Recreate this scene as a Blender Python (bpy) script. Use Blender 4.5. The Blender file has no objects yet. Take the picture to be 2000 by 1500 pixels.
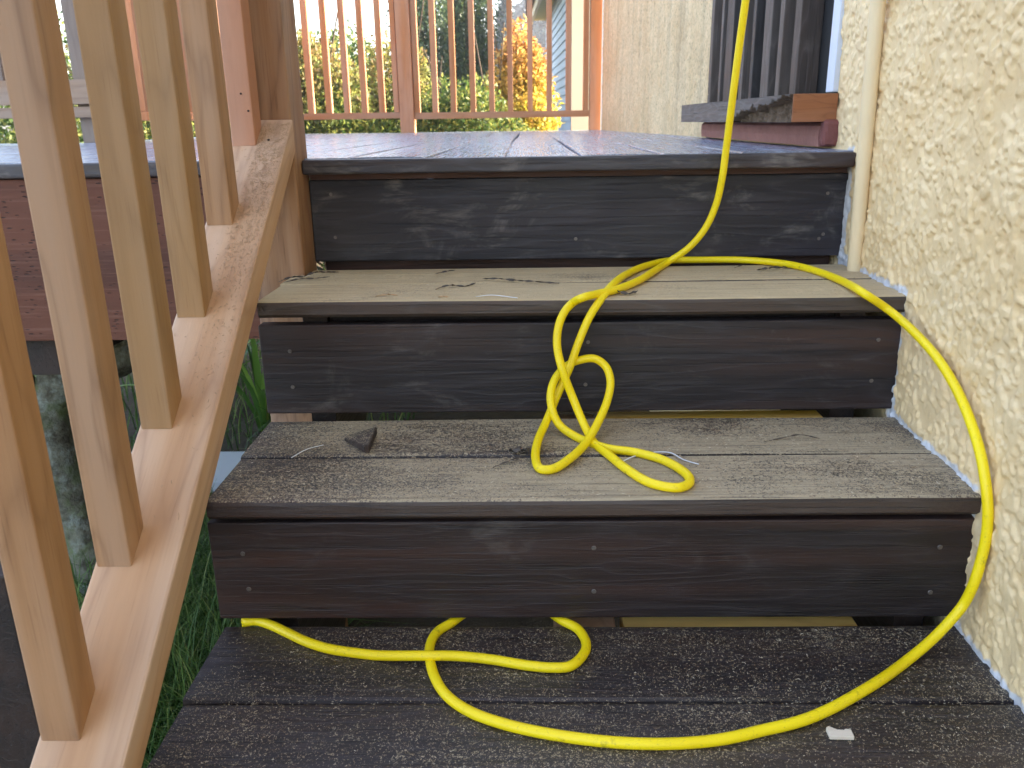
import bpy, bmesh, math, random
import numpy as np
from mathutils import Vector, Matrix

sc = bpy.context.scene
random.seed(7); RNG = np.random.default_rng(11)

# ------------------------------------------------------------------ camera
cd = bpy.data.cameras.new('camera'); cam = bpy.data.objects.new('camera', cd)
sc.collection.objects.link(cam); sc.camera = cam
_r = Vector((0.99974838, 0.01705004, -0.01457665)); _u = Vector((0.00870626, 0.30394999, 0.9526482)); _f = Vector((-0.02067326, 0.9525354, -0.30372507))
CZ = 1.2567
m = Matrix((( _r.x, _u.x, -_f.x, 0), (_r.y, _u.y, -_f.y, 0), (_r.z, _u.z, -_f.z, CZ), (0, 0, 0, 1)))
cam.matrix_world = m
cd.sensor_width = 36; cd.lens = 1607.78/2000*36; cd.clip_start = .05; cd.clip_end = 500
cd.dof.use_dof = True; cd.dof.focus_distance = 1.15; cd.dof.aperture_fstop = 12

# ------------------------------------------------------------------ light
SUN_AZ, SUN_EL = math.radians(74), math.radians(27)          # azimuth from +y towards +x
w = bpy.data.worlds.new('World'); sc.world = w; w.use_nodes = True
nt = w.node_tree; nt.nodes.clear()
sky = nt.nodes.new('ShaderNodeTexSky'); sky.sky_type = 'NISHITA'; sky.sun_disc = False
sky.sun_elevation = SUN_EL; sky.sun_rotation = SUN_AZ
sky.air_density = 1.0; sky.dust_density = 2.5; sky.ozone_density = 1.0
bg = nt.nodes.new('ShaderNodeBackground'); bg.inputs['Strength'].default_value = .15
wo = nt.nodes.new('ShaderNodeOutputWorld')
nt.links.new(sky.outputs[0], bg.inputs[0]); nt.links.new(bg.outputs[0], wo.inputs[0])
sl = bpy.data.lights.new('sun', 'SUN'); sl.energy = 5.0; sl.angle = math.radians(.55); sl.color = (1, .93, .82)
so = bpy.data.objects.new('sun', sl); sc.collection.objects.link(so)
sdir = Vector((math.sin(SUN_AZ)*math.cos(SUN_EL), math.cos(SUN_AZ)*math.cos(SUN_EL), math.sin(SUN_EL)))
so.rotation_euler = sdir.to_track_quat('Z', 'Y').to_euler()
so.location = (6, 3, 8)
sc.view_settings.view_transform = 'Standard'; sc.view_settings.look = 'None'
sc.view_settings.exposure = 2.85; sc.view_settings.gamma = 1
sc.view_settings.use_white_balance = True; sc.view_settings.white_balance_temperature = 7250; sc.view_settings.white_balance_tint = 13

# ------------------------------------------------------------------ materials
def new_mat(name):
    M = bpy.data.materials.new(name); M.use_nodes = True; t = M.node_tree
    b = t.nodes['Principled BSDF']
    return M, t, b
class G:
    """small node graph helper"""
    def __init__(s, t): s.t = t
    def n(s, typ, **kw):
        nd = s.t.nodes.new('ShaderNode'+typ)
        for k, v in kw.items(): setattr(nd, k, v)
        return nd
    def link(s, a, b): s.t.links.new(a, b)
    def setv(s, sock, v):
        if hasattr(v, 'node'): s.link(v, sock)
        else: sock.default_value = v
    def math(s, op, a, b=0.0, clamp=False):
        nd = s.n('Math', operation=op); nd.use_clamp = clamp
        s.setv(nd.inputs[0], a); s.setv(nd.inputs[1], b); return nd.outputs[0]
    def mix(s, f, a, b, mode='MIX'):
        nd = s.n('Mix', data_type='RGBA', blend_type=mode); s.setv(nd.inputs[0], f)
        for i, v in ((6, a), (7, b)):
            if isinstance(v, tuple) and len(v) == 3: v = (*v, 1)
            s.setv(nd.inputs[i], v)
        return nd.outputs[2]
    def ramp(s, f, lo, hi, a=0., b=1., smooth=True):
        nd = s.n('MapRange'); nd.interpolation_type = 'SMOOTHSTEP' if smooth else 'LINEAR'
        s.setv(nd.inputs[0], f); s.setv(nd.inputs[1], lo); s.setv(nd.inputs[2], hi); s.setv(nd.inputs[3], a); s.setv(nd.inputs[4], b)
        return nd.outputs[0]
    def cramp(s, f, stops):
        nd = s.n('ValToRGB'); cr = nd.color_ramp
        while len(cr.elements) > 1: cr.elements.remove(cr.elements[-1])
        cr.elements[0].position = stops[0][0]; cr.elements[0].color = (*stops[0][1], 1)
        for p, c in stops[1:]:
            e = cr.elements.new(p); e.color = (*c, 1)
        s.setv(nd.inputs[0], f); return nd.outputs[0]
    def noise(s, v, scale, detail=3, rough=.55, dist=0., dim='3D'):
        nd = s.n('TexNoise'); nd.noise_dimensions = dim
        s.link(v, nd.inputs['Vector']); nd.inputs['Scale'].default_value = scale; nd.inputs['Detail'].default_value = detail
        nd.inputs['Roughness'].default_value = rough; nd.inputs['Distortion'].default_value = dist
        return nd.outputs[0]
    def vscale(s, v, xyz):
        nd = s.n('VectorMath', operation='MULTIPLY'); s.link(v, nd.inputs[0]); nd.inputs[1].default_value = xyz; return nd.outputs[0]
    def vadd(s, v, o):
        nd = s.n('VectorMath', operation='ADD'); s.link(v, nd.inputs[0]); s.setv(nd.inputs[1], o); return nd.outputs[0]
    def coords(s, key='Object', spread=7.0):
        tc = s.n('TexCoord'); oi = s.n('ObjectInfo')
        cb = s.n('CombineXYZ'); r = s.math('MULTIPLY', oi.outputs['Random'], spread)
        for i in range(3): s.link(r, cb.inputs[i])
        return s.vadd(tc.outputs[key], cb.outputs[0]), tc.outputs[key], oi
    def bump(s, h, strength, dist, normal=None):
        nd = s.n('Bump'); s.link(h, nd.inputs['Height']); nd.inputs['Strength'].default_value = strength; nd.inputs['Distance'].default_value = dist
        if normal is not None: s.link(normal, nd.inputs['Normal'])
        return nd.outputs[0]

def grain(axis, along, across):
    return tuple(along if i == axis else across for i in range(3))

def wood(name, light, dark, axis, rough=.6, ring=22., contrast=.55, tint=.1, tilt=0., bumpd=.0006):
    """fresh sawn timber: stretched growth rings, fine pores, a slight tint per board"""
    M, t, b = new_mat(name); g = G(t)
    v, raw, oi = g.coords()
    if tilt:
        rt = g.n('VectorRotate', rotation_type='X_AXIS'); g.link(v, rt.inputs['Vector']); rt.inputs['Angle'].default_value = -tilt; v = rt.outputs[0]
    vs = g.vscale(v, grain(axis, .16, 1.0))
    wob = g.noise(g.vscale(v, grain(axis, 1.2, 5)), 1.3, 2)
    large = g.noise(g.vscale(v, grain(axis, 1.2, 16)), 1.0, 2)
    cmb = g.n('CombineXYZ')
    for i in range(3): g.link(g.math('MULTIPLY', g.math('SUBTRACT', wob, .5), .045), cmb.inputs[i])
    n1 = g.noise(g.vadd(vs, cmb.outputs[0]), ring, 1.5, .4)
    rings = g.math('PINGPONG', g.math('MULTIPLY', n1, 9.0), 1.0)
    fine = g.noise(g.vscale(v, grain(axis, 6, 260)), 1.0, 4, .6)
    mid = g.noise(g.vscale(v, grain(axis, 2, 40)), 1.0, 3, .6)
    f = g.math('ADD', g.math('MULTIPLY', g.math('POWER', rings, 2.5), .75), g.math('ADD', g.math('MULTIPLY', g.math('SUBTRACT', fine, .5), 1.1), g.math('MULTIPLY', g.math('SUBTRACT', mid, .46), 1.7)))
    pore = g.math('MULTIPLY', g.ramp(g.noise(g.vscale(v, grain(axis, 14, 420)), 1.0, 2, .5), .60, .70), g.ramp(large, .42, .6))
    f = g.math('ADD', f, g.math('MULTIPLY', pore, .6))
    knot = g.ramp(g.noise(g.vadd(g.vscale(v, grain(axis, 7, 26)), (9., 4., 2.)), 1.0, 1, .4), .735, .78)
    f = g.math('MULTIPLY', g.math('ADD', f, g.math('MULTIPLY', knot, 1.3)), contrast, True)
    c = g.mix(f, light, dark)
    c = g.mix(g.ramp(large, .45, .7, 0, .5), c, tuple(a*.55+b_*.45 for a, b_ in zip(light, dark)))
    hv = g.n('HueSaturation'); g.link(c, hv.inputs['Color'])
    g.link(g.math('ADD', 1-tint*.6, g.math('MULTIPLY', oi.outputs['Random'], tint)), hv.inputs['Value'])
    g.link(g.ramp(large, .3, .7, .88, 1.1), hv.inputs['Saturation'])
    g.link(hv.outputs[0], b.inputs['Base Color'])
    b.inputs['Roughness'].default_value = rough; b.inputs['Specular IOR Level'].default_value = .3
    g.link(g.bump(g.math('ADD', g.math('MULTIPLY', fine, .6), g.math('MULTIPLY', rings, .5)), .5, bumpd), b.inputs['Normal'])
    return M

def stained(name, axis, dust=0., smear=0., gloss=.42, base=(.022, .0155, .0165), warm=(.05, .027, .022), dustcol=(.47, .375, .25), speck=0., front=None, spec=.5, bump=.0016):
    """dark stained decking: brushed grain bump, sawdust on top faces, hand and boot smears on the faces"""
    M, t, b = new_mat(name); g = G(t)
    v, raw, oi = g.coords()
    ge = g.n('NewGeometry'); sx = g.n('SeparateXYZ'); g.link(ge.outputs['Normal'], sx.inputs[0]); up = g.ramp(sx.outputs[2], .55, .95)
    wob = g.noise(g.vscale(v, grain(axis, 1.1, 3)), 1.6, 3)
    cmb = g.n('CombineXYZ')
    for i in range(3): g.link(g.math('MULTIPLY', g.math('SUBTRACT', wob, .5), .05), cmb.inputs[i])
    rg = g.noise(g.vadd(g.vscale(v, grain(axis, .13, 1.0)), cmb.outputs[0]), 26, 1.5, .4)
    rings = g.math('POWER', g.math('PINGPONG', g.math('MULTIPLY', rg, 11.), 1.0), 3.)
    fine = g.noise(g.vscale(v, grain(axis, 9, 420)), 1.0, 4, .65)
    band = g.noise(g.vscale(v, grain(axis, .8, 14)), 1.0, 2)
    c = g.mix(g.ramp(band, .38, .66), base, warm)
    c = g.mix(g.math('MULTIPLY', g.ramp(fine, .52, .72), .55), c, tuple(min(1, x*2.4+.012) for x in base))
    c = g.mix(g.math('MULTIPLY', rings, .5), c, tuple(x*2.2+.01 for x in base))
    groove = g.ramp(g.noise(g.vscale(v, grain(axis, 4.5, 210)), 1.0, 3, .7), .54, .66)
    c = g.mix(g.math('MULTIPLY', groove, .55), c, tuple(x*.35 for x in base))
    rough = g.ramp(fine, .3, .7, gloss-.07, gloss+.12)
    if smear > 0:
        s1 = g.noise(g.vscale(v, (8, 8, 11)), 1.0, 6, .66, .9)
        s2 = g.noise(g.vscale(v, grain(axis, 22, 130)), 1.0, 3, .6)
        sm = g.math('MULTIPLY', g.ramp(s1, .56-.06*smear, .74), g.ramp(s2, .38, .62), True)
        sm = g.math('MULTIPLY', sm, min(1, .55*smear+.1))
        c = g.mix(g.math('MULTIPLY', sm, .7), c, (.30, .27, .245))
        wide = g.noise(g.vscale(v, (2.3, 2.3, 3.5)), 1.0, 3)
        c = g.mix(g.math('MULTIPLY', g.ramp(wide, .4, .7), .10*smear), c, (.22, .2, .18))
        rough = g.math('ADD', rough, g.math('MULTIPLY', sm, .4), True)
    if dust > 0 or speck > 0:
        big = g.noise(g.vscale(raw, (3.2, 7, 7)), 1.0, 4, .6)
        gr = g.noise(raw, 470, 2, .7)
        gr2 = g.noise(g.vadd(raw, (3., 1., 0.)), 190, 3, .8)
        dens = g.ramp(big, .30, .68, dust*.55-.12, dust*1.15+.02, False)
        if front is not None:                       # dust thins out towards the left end of the step
            sp = g.n('SeparateXYZ'); g.link(raw, sp.inputs[0])
            dens = g.math('MULTIPLY', dens, g.ramp(sp.outputs[0], front[0], front[1], front[2], 1.0))
        th = g.math('SUBTRACT', .70, g.math('MULTIPLY', dens, .46))
        k1 = g.ramp(gr, th, g.math('ADD', th, .06))
        k2 = g.ramp(gr2, th, g.math('ADD', th, .09))
        gl = g.ramp(g.noise(g.vscale(v, grain(axis, 9, 300)), 1., 3), .36, .6)
        k = g.math('MULTIPLY', g.math('MULTIPLY', g.math('MAXIMUM', k1, k2), g.math('ADD', .6+.25*dust, g.math('MULTIPLY', gl, .35))), g.math('SUBTRACT', 1.0, g.math('MULTIPLY', groove, .4)), True)
        mott = g.math('MULTIPLY', g.ramp(g.noise(raw, 38, 5, .7), .34, .62, .25, 1.), g.ramp(gr2, .3, .6, .5, 1.))
        soft = g.math('MULTIPLY', g.math('MULTIPLY', g.math('MULTIPLY', dens, dens), .85*dust), mott, True)
        k = g.math('MAXIMUM', g.math('MULTIPLY', k, .9), soft)
        k = g.math('MULTIPLY', k, g.ramp(sx.outputs[2], .45, .97, .04, 1.0))
        dc = g.mix(g.noise(raw, 900, 1), tuple(x*.75 for x in dustcol), tuple(min(1, x*1.25) for x in dustcol))
        c = g.mix(k, c, dc)
        rough = g.math('ADD', rough, g.math('MULTIPLY', k, .45), True)
    g.link(c, b.inputs['Base Color']); g.link(rough, b.inputs['Roughness']); b.inputs['Specular IOR Level'].default_value = spec
    h = g.math('SUBTRACT', g.math('ADD', g.math('MULTIPLY', fine, .8), g.math('MULTIPLY', rings, .35)), g.math('MULTIPLY', groove, .7))
    g.link(g.bump(h, .55, bump), b.inputs['Normal'])
    return M

def plain(name, col, rough=.6, metal=0., spec=.5, var=.12, scale=12, bump=0., bscale=300):
    M, t, b = new_mat(name); g = G(t)
    v, raw, oi = g.coords()
    n = g.noise(v, scale, 4, .6)
    g.link(g.mix(n, tuple(x*(1-var) for x in col), tuple(min(1, x*(1+var)) for x in col)), b.inputs['Base Color'])
    b.inputs['Roughness'].default_value = rough; b.inputs['Metallic'].default_value = metal; b.inputs['Specular IOR Level'].default_value = spec
    if bump: g.link(g.bump(g.noise(v, bscale, 4, .6), .6, bump), b.inputs['Normal'])
    return M

def leafy(name, stops, rough=.5, trans=.5, vary=None):
    """leaf faces: each leaf its own colour, light passes through"""
    M, t, b = new_mat(name); g = G(t)
    ge = g.n('NewGeometry')
    c = g.cramp(ge.outputs['Random Per Island'], stops)
    if vary:                                        # autumn colour towards the top of the shrub
        tc = g.n('TexCoord'); sp = g.n('SeparateXYZ'); g.link(tc.outputs['Object'], sp.inputs[0])
        nz = g.noise(tc.outputs['Object'], 3.2, 3)
        f = g.ramp(g.math('ADD', g.math('MULTIPLY', sp.outputs[2], vary[0]), g.math('MULTIPLY', nz, vary[1])), vary[2], vary[3])
        c = g.mix(f, c, g.cramp(ge.outputs['Random Per Island'], vary[4]))
    g.link(c, b.inputs['Base Color']); b.inputs['Roughness'].default_value = rough; b.inputs['Specular IOR Level'].default_value = .35
    tr = g.n('BsdfTranslucent'); g.link(c, tr.inputs[0]); mx = g.n('MixShader'); mx.inputs[0].default_value = trans
    g.link(b.outputs[0], mx.inputs[1]); g.link(tr.outputs[0], mx.inputs[2])
    g.link(mx.outputs[0], t.nodes['Material Output'].inputs['Surface'])
    return M

# ------------------------------------------------------------------ object helpers
def setp(o, label=None, cat=None, group=None, kind=None):
    if label: o['label'] = label
    if cat: o['category'] = cat
    if group: o['group'] = group
    if kind: o['kind'] = kind
    return o
def empty(name, loc, label, cat, group=None):
    o = bpy.data.objects.new(name, None); sc.collection.objects.link(o); o.location = loc; o.empty_display_size = .1
    return setp(o, label, cat, group)
def link(name, me, mat, parent=None, smooth=False):
    o = bpy.data.objects.new(name, me); sc.collection.objects.link(o)
    if mat: me.materials.append(mat)
    if smooth: me.polygons.foreach_set('use_smooth', [True]*len(me.polygons))
    if parent:
        o.parent = parent
        o.matrix_parent_inverse = Matrix.Translation(-parent.location)   # parts are built in world coordinates
    return o
def bm_obj(name, bm, mat, parent=None, smooth=False):
    me = bpy.data.meshes.new(name); bmesh.ops.recalc_face_normals(bm, faces=bm.faces[:]); bm.to_mesh(me); bm.free()
    return link(name, me, mat, parent, smooth)
def box_bm(bm, x0, x1, y0, y1, z0, z1, bev=0., seg=2, edges=None):
    vs = [bm.verts.new((x, y, z)) for z in (z0, z1) for y in (y0, y1) for x in (x0, x1)]
    fs = [bm.faces.new([vs[i] for i in q]) for q in ((0, 2, 3, 1), (4, 5, 7, 6), (0, 1, 5, 4), (1, 3, 7, 5), (3, 2, 6, 7), (2, 0, 4, 6))]
    if bev:
        es = list({e for f in fs for e in f.edges})
        if edges: es = [e for e in es if edges(e)]
        bmesh.ops.bevel(bm, geom=es, offset=bev, segments=seg, profile=.6, affect='EDGES')
def box(name, x0, x1, y0, y1, z0, z1, mat, parent=None, bev=.002, seg=2):
    bm = bmesh.new(); box_bm(bm, x0, x1, y0, y1, z0, z1, bev, seg); return bm_obj(name, bm, mat, parent)
def prism(name, pts, axis, a0, a1, mat, parent=None, bev=0., seg=2):
    """outline in the two other axes (in order), pushed along axis from a0 to a1"""
    bm = bmesh.new()
    def mk(p, a):
        c = list(p); c.insert(axis, a); return bm.verts.new(c)
    A = [mk(p, a0) for p in pts]; B = [mk(p, a1) for p in pts]; n = len(pts)
    bm.faces.new(A); bm.faces.new(B[::-1])
    for i in range(n): bm.faces.new((A[i], B[i], B[(i+1) % n], A[(i+1) % n]))
    if bev: bmesh.ops.bevel(bm, geom=bm.edges[:], offset=bev, segments=seg, profile=.6, affect='EDGES')
    return bm_obj(name, bm, mat, parent)
def np_mesh(name, V, F):
    V = np.asarray(V, np.float32); F = np.asarray(F, np.int32)
    me = bpy.data.meshes.new(name); me.vertices.add(len(V)); me.vertices.foreach_set('co', V.ravel())
    k = F.shape[1]; me.loops.add(F.size); me.loops.foreach_set('vertex_index', F.ravel())
    me.polygons.add(len(F)); me.polygons.foreach_set('loop_start', np.arange(0, F.size, k, dtype=np.int32))
    try: me.polygons.foreach_set('loop_total', np.full(len(F), k, np.int32))
    except Exception: pass
    me.update(calc_edges=True); return me
def catmull(P, n=6):
    P = [np.array(p, float) for p in P]; P = [2*P[0]-P[1]]+P+[2*P[-1]-P[-2]]; out = []
    for i in range(1, len(P)-2):
        p0, p1, p2, p3 = P[i-1:i+3]
        t = [0]
        for a, b in ((p0, p1), (p1, p2), (p2, p3)): t.append(t[-1]+max(1e-5, np.linalg.norm(b-a))**.5)
        for k in range(n):
            u = t[1]+(t[2]-t[1])*k/n
            A1 = (t[1]-u)/(t[1]-t[0])*p0+(u-t[0])/(t[1]-t[0])*p1; A2 = (t[2]-u)/(t[2]-t[1])*p1+(u-t[1])/(t[2]-t[1])*p2
            A3 = (t[3]-u)/(t[3]-t[2])*p2+(u-t[2])/(t[3]-t[2])*p3
            B1 = (t[2]-u)/(t[2]-t[0])*A1+(u-t[0])/(t[2]-t[0])*A2; B2 = (t[3]-u)/(t[3]-t[1])*A2+(u-t[1])/(t[3]-t[1])*A3
            out.append((t[2]-u)/(t[2]-t[1])*B1+(u-t[1])/(t[2]-t[1])*B2)
    out.append(P[-2]); return np.array(out)
def tube_data(P, R, seg=10, lump=0.):
    P = np.asarray(P, float); n = len(P); R = np.broadcast_to(np.asarray(R, float), (n,))
    T = np.gradient(P, axis=0); T /= np.linalg.norm(T, axis=1)[:, None]
    N = np.cross(T[0], [0.3, .2, 1.]); N /= np.linalg.norm(N); V = []
    for i in range(n):
        N = N-T[i]*N.dot(T[i]); N /= np.linalg.norm(N); B = np.cross(T[i], N)
        a = np.arange(seg)*2*math.pi/seg
        rr = R[i]*(1+lump*RNG.normal(size=seg)) if lump else R[i]
        V.append(P[i]+((np.cos(a)*rr)[:, None]*N+(np.sin(a)*rr)[:, None]*B))
    V = np.vstack(V); F = []
    for i in range(n-1):
        for k in range(seg):
            F.append((i*seg+k, i*seg+(k+1) % seg, (i+1)*seg+(k+1) % seg, (i+1)*seg+k))
    return V, np.array(F)
def tube(name, P, R, mat, parent=None, seg=10, lump=0.):
    V, F = tube_data(P, R, seg, lump); me = np_mesh(name, V, F); return link(name, me, mat, parent, True)
def leaf_mesh(name, C, L, W, D=None, mat=None, parent=None, fold=.25, droop=0.):
    """one folded four-point leaf per centre; C (n,3), L, W lengths and widths, D preferred directions"""
    n = len(C); d = RNG.normal(size=(n, 3))
    if D is not None: d = d*.55+D
    d /= np.linalg.norm(d, axis=1)[:, None]
    s = np.cross(d, RNG.normal(size=(n, 3))); s /= np.linalg.norm(s, axis=1)[:, None]; u = np.cross(d, s)
    L = (np.asarray(L)*np.ones(n))[:, None]; W = (np.asarray(W)*np.ones(n))[:, None]
    V = np.stack([C, C+d*L*.45+s*W*.5+u*W*fold, C+d*L, C+d*L*.45-s*W*.5+u*W*fold], 1).reshape(-1, 3)
    F = np.arange(4*n).reshape(n, 4)
    # two triangles per leaf sharing the mid rib
    F3 = np.concatenate([F[:, [0, 1, 2]], F[:, [0, 2, 3]]])
    return link(name, np_mesh(name, V, F3), mat, parent)

# ------------------------------------------------------------------ materials in use
M_T1 = stained('stained_wood_step_low', 0, dust=.27, gloss=.40, base=(.019, .0135, .0145), warm=(.032, .02, .018), front=(-.45, .15, .8))
M_T2 = stained('stained_wood_step_mid', 0, dust=.68, gloss=.42, base=(.018, .013, .0135), front=(-.45, .05, .62))
M_T3 = stained('stained_wood_step_high', 0, dust=1.05, gloss=.5, dustcol=(.56, .425, .25), base=(.03, .024, .022))
M_R2 = stained('stained_wood_riser_low', 0, smear=.22, gloss=.40, spec=.4, base=(.014, .0095, .0105), warm=(.056, .026, .020))
M_R3 = stained('stained_wood_riser_mid', 0, smear=.42, gloss=.42, spec=.4, base=(.015, .0118, .0145), warm=(.050, .027, .023))
M_R4 = stained('stained_wood_riser_high', 0, smear=.95, gloss=.45, spec=.4, base=(.017, .015, .0205), warm=(.031, .025, .033))
M_TRIM = stained('stained_wood_trim', 0, smear=1.0, gloss=.42, base=(.025, .023, .03))
M_DECK = stained('stained_wood_deck_glare', 1, smear=.15, gloss=.24, base=(.19, .225, .31), warm=(.22, .235, .30), spec=1.0, bump=.0003)  # pale blue base holds the sky glare lying on the dark boards
M_DARK = stained('old_dark_timber', 1, gloss=.6, base=(.015, .008, .006), warm=(.03, .014, .009))
M_REDWD = stained('old_red_timber', 0, gloss=.6, base=(.05, .02, .013), warm=(.085, .033, .02))
M_CED = wood('fresh_cedar', (.45, .25, .135), (.21, .105, .056), 2)
M_CEDL = wood('fresh_cedar_pale', (.395, .235, .125), (.22, .12, .058), 2, contrast=.5, tint=.08)
M_CEDP = wood('fresh_cedar_pink', (.52, .27, .18), (.40, .19, .125), 2, contrast=.35)
M_CEDRAIL = wood('fresh_cedar_rail', (.60, .365, .225), (.36, .19, .11), 1, contrast=.55, tilt=math.atan(.733))
M_CEDPOST = wood('fresh_cedar_post', (.38, .21, .12), (.16, .075, .042), 2, contrast=.7)
M_FAR = wood('redwood_far_rail', (.55, .265, .14), (.38, .155, .08), 2, contrast=.4, tint=.18)
M_FARX = wood('redwood_far_rail_bar', (.49, .25, .14), (.34, .15, .08), 0, contrast=.4, tint=.18)
M_LEFTX = wood('cedar_left_rail_bar', (.36, .235, .16), (.22, .13, .085), 0, contrast=.6)
M_LEFT = wood('weathered_left_post', (.26, .19, .15), (.15, .10, .075), 2, contrast=.5)
M_GOLD = wood('new_plank', (.90, .54, .12), (.6, .28, .04), 0, contrast=.5)
M_GROUND = plain('soil_and_litter', (.09, .065, .04), .95, var=.6, scale=9, bump=.02, bscale=25)

# ------------------------------------------------------------------ the ground
def ground():
    xs = np.concatenate([np.linspace(-60, -4, 15), np.linspace(-3.6, 3, 60), np.linspace(4, 60, 15)])
    ys = np.concatenate([np.linspace(-20, -1, 8), np.linspace(-.5, 16, 90), np.linspace(18, 110, 24)])
    X, Y = np.meshgrid(xs, ys); Z = np.zeros_like(X)
    Z += .02*np.sin(X*3+Y*1.3)+.015*np.sin(Y*4.1-X*2)
    Z += np.clip(Y-28, 0, None)*.02
    n, k = X.shape; V = np.stack([X, Y, Z], -1).reshape(-1, 3)
    i = np.arange(n*k).reshape(n, k); F = np.stack([i[:-1, :-1], i[:-1, 1:], i[1:, 1:], i[1:, :-1]], -1).reshape(-1, 4)
    setp(link('ground', np_mesh('ground', V, F), M_GROUND, smooth=True), kind='structure')
ground()

# ------------------------------------------------------------------ the stairs
Z1, Z2, Z3, Z4 = .6412, .8222, 1.0066, 1.2
Y1, Y2, Y3, Y4 = .6257, .9012, 1.1912, 1.4819
TH, BW = .025, .1382
stairs = empty('wooden_stairs', (.07, .9, 0), 'dark brown stained wooden steps dusted with sawdust between the cedar railing and the stucco wall', 'staircase')
def wallx(y): return .532+(y-.77)*.047
def board(name, x0, x1, y0, y1, ztop, mat, bow=0., notch=None, ex=None):
    """a decking board along x with eased long edges and ends cut to the wall line"""
    n = 24; bm = bmesh.new(); e = .0052
    prof = [(y0, ztop-TH+e), (y0+.0008, ztop-e*1.1), (y0+.0022, ztop-.0016), (y0+e*1.3, ztop), (y1-e, ztop), (y1-.0012, ztop-.0014), (y1, ztop-e), (y1, ztop-TH+.002), (y1-.002, ztop-TH), (y0+e, ztop-TH)]
    rings = []
    for i in range(n+1):
        t = i/n; wv = .0007*math.sin(t*5+ztop*31+y0*17)+bow*math.sin(math.pi*t)
        ring = []
        for (y, z) in prof:
            xr = x1 if x1 is not None else wallx(y)+.003
            ring.append(bm.verts.new((x0+(xr-x0)*t, y+wv*.6, z+wv)))
        rings.append(ring)
    for a, b in zip(rings[:-1], rings[1:]):
        for k in range(len(prof)): bm.faces.new((a[k], a[(k+1) % len(prof)], b[(k+1) % len(prof)], b[k]))
    bm.faces.new(rings[0]); bm.faces.new(rings[-1][::-1])
    if ex: box_bm(bm, *ex, .003)
    o = bm_obj(name, bm, mat, stairs); return o
board('tread_board', -.389, None, Y1, Y1+BW, Z1, M_T1); board('tread_board', -.3935, None, Y1+.1415, Y1+.286, Z1, M_T1)
board('tread_board', -.394, None, Y2, Y2+BW, Z2, M_T2); board('tread_board', -.3985, None, Y2+.1415, Y2+.2865, Z2, M_T2)
board('tread_board', -.4025, .5615, Y3, Y3+BW, Z3, M_T3)
board('tread_board', -.409, .561, Y3+.1415, Y3+.232, Z3, M_T3, ex=(-.3875, .5612, Y3+.2285, Y3+.283, Z3-TH+.0005, Z3-.0006))
SCREW = plain('screw_head', (.20, .18, .17), .45, .8, var=.3, scale=300)
def riser(x0, x1, y, z0, z1, mat, screws):
    o = box('riser', x0, x1, y, y+.024, z0, z1, mat, stairs, .0025, 3)
    for (x, z) in screws:
        bm = bmesh.new(); bmesh.ops.create_cone(bm, cap_ends=True, segments=14, radius1=.0034, radius2=.0026, depth=.0016, matrix=Matrix.Translation((x, y-.0003, z)) @ Matrix.Rotation(math.pi/2, 4, 'X'))
        bmesh.ops.create_cone(bm, cap_ends=True, segments=4, radius1=.0012, radius2=.0012, depth=.0006, matrix=Matrix.Translation((x, y-.0012, z)) @ Matrix.Rotation(math.pi/2, 4, 'X'))
        s = bm_obj('screw', bm, SCREW, o)
    return o
riser(-.398, .541, .906, .6555, .7915, M_R2, [(-.358, .749), (-.356, .699), (.078, .755), (.079, .694), (.500, .754), (.497, .691)])
riser(-.4065, .560, 1.1975, .8295, .9705, M_R3, [(-.362, .930), (-.363, .873), (.089, .940), (.086, .873), (.521, .939), (.518, .875)])
riser(-.3912, .568, 1.507, 1.0155, 1.1615, M_R4, [(-.353, 1.137), (-.351, 1.06), (.534, 1.127), (.533, 1.055), (.526, 1.047), (.087, 1.052)])
riser(-.385, .53, .648, .47, .612, M_R2, [])
for sx in (-.345, .47):
    pts = [(.66, .0), (.66, Z1-.03), (.932, Z1-.03), (.932, Z2-.028), (1.223, Z2-.028), (1.223, Z3-.028), (1.532, Z3-.028), (1.532, .80), (1.05, .36), (.80, .0)]
    prism('stringer', pts, 0, sx, sx+.038, M_DARK, stairs)
box('slit_backing', -.34, .47, 1.243, 1.262, .935, .979, M_DARK, stairs); box('slit_backing', -.34, .50, .95, .968, .755, .795, M_DARK, stairs)  # dark strips added to close the bright slits under the nosings
box('cleat', -.38, .56, 1.536, 1.56, .985, 1.168, M_REDWD, stairs)
box('riser_ledger', -.386, .562, 1.500, 1.506, 1.1625, 1.1745, M_REDWD, stairs, .001)
box('brace_plank', .108, .455, 1.190, 1.24, .750, .814, M_GOLD, stairs); box('brace_plank', .04, .102, 1.192, 1.24, .745, .81, M_CEDL, stairs)
box('brace_plank', .12, .42, .914, .97, .57, .633, M_GOLD, stairs); box('brace_plank', .03, .11, .916, .97, .565, .63, M_CEDRAIL, stairs)

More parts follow.
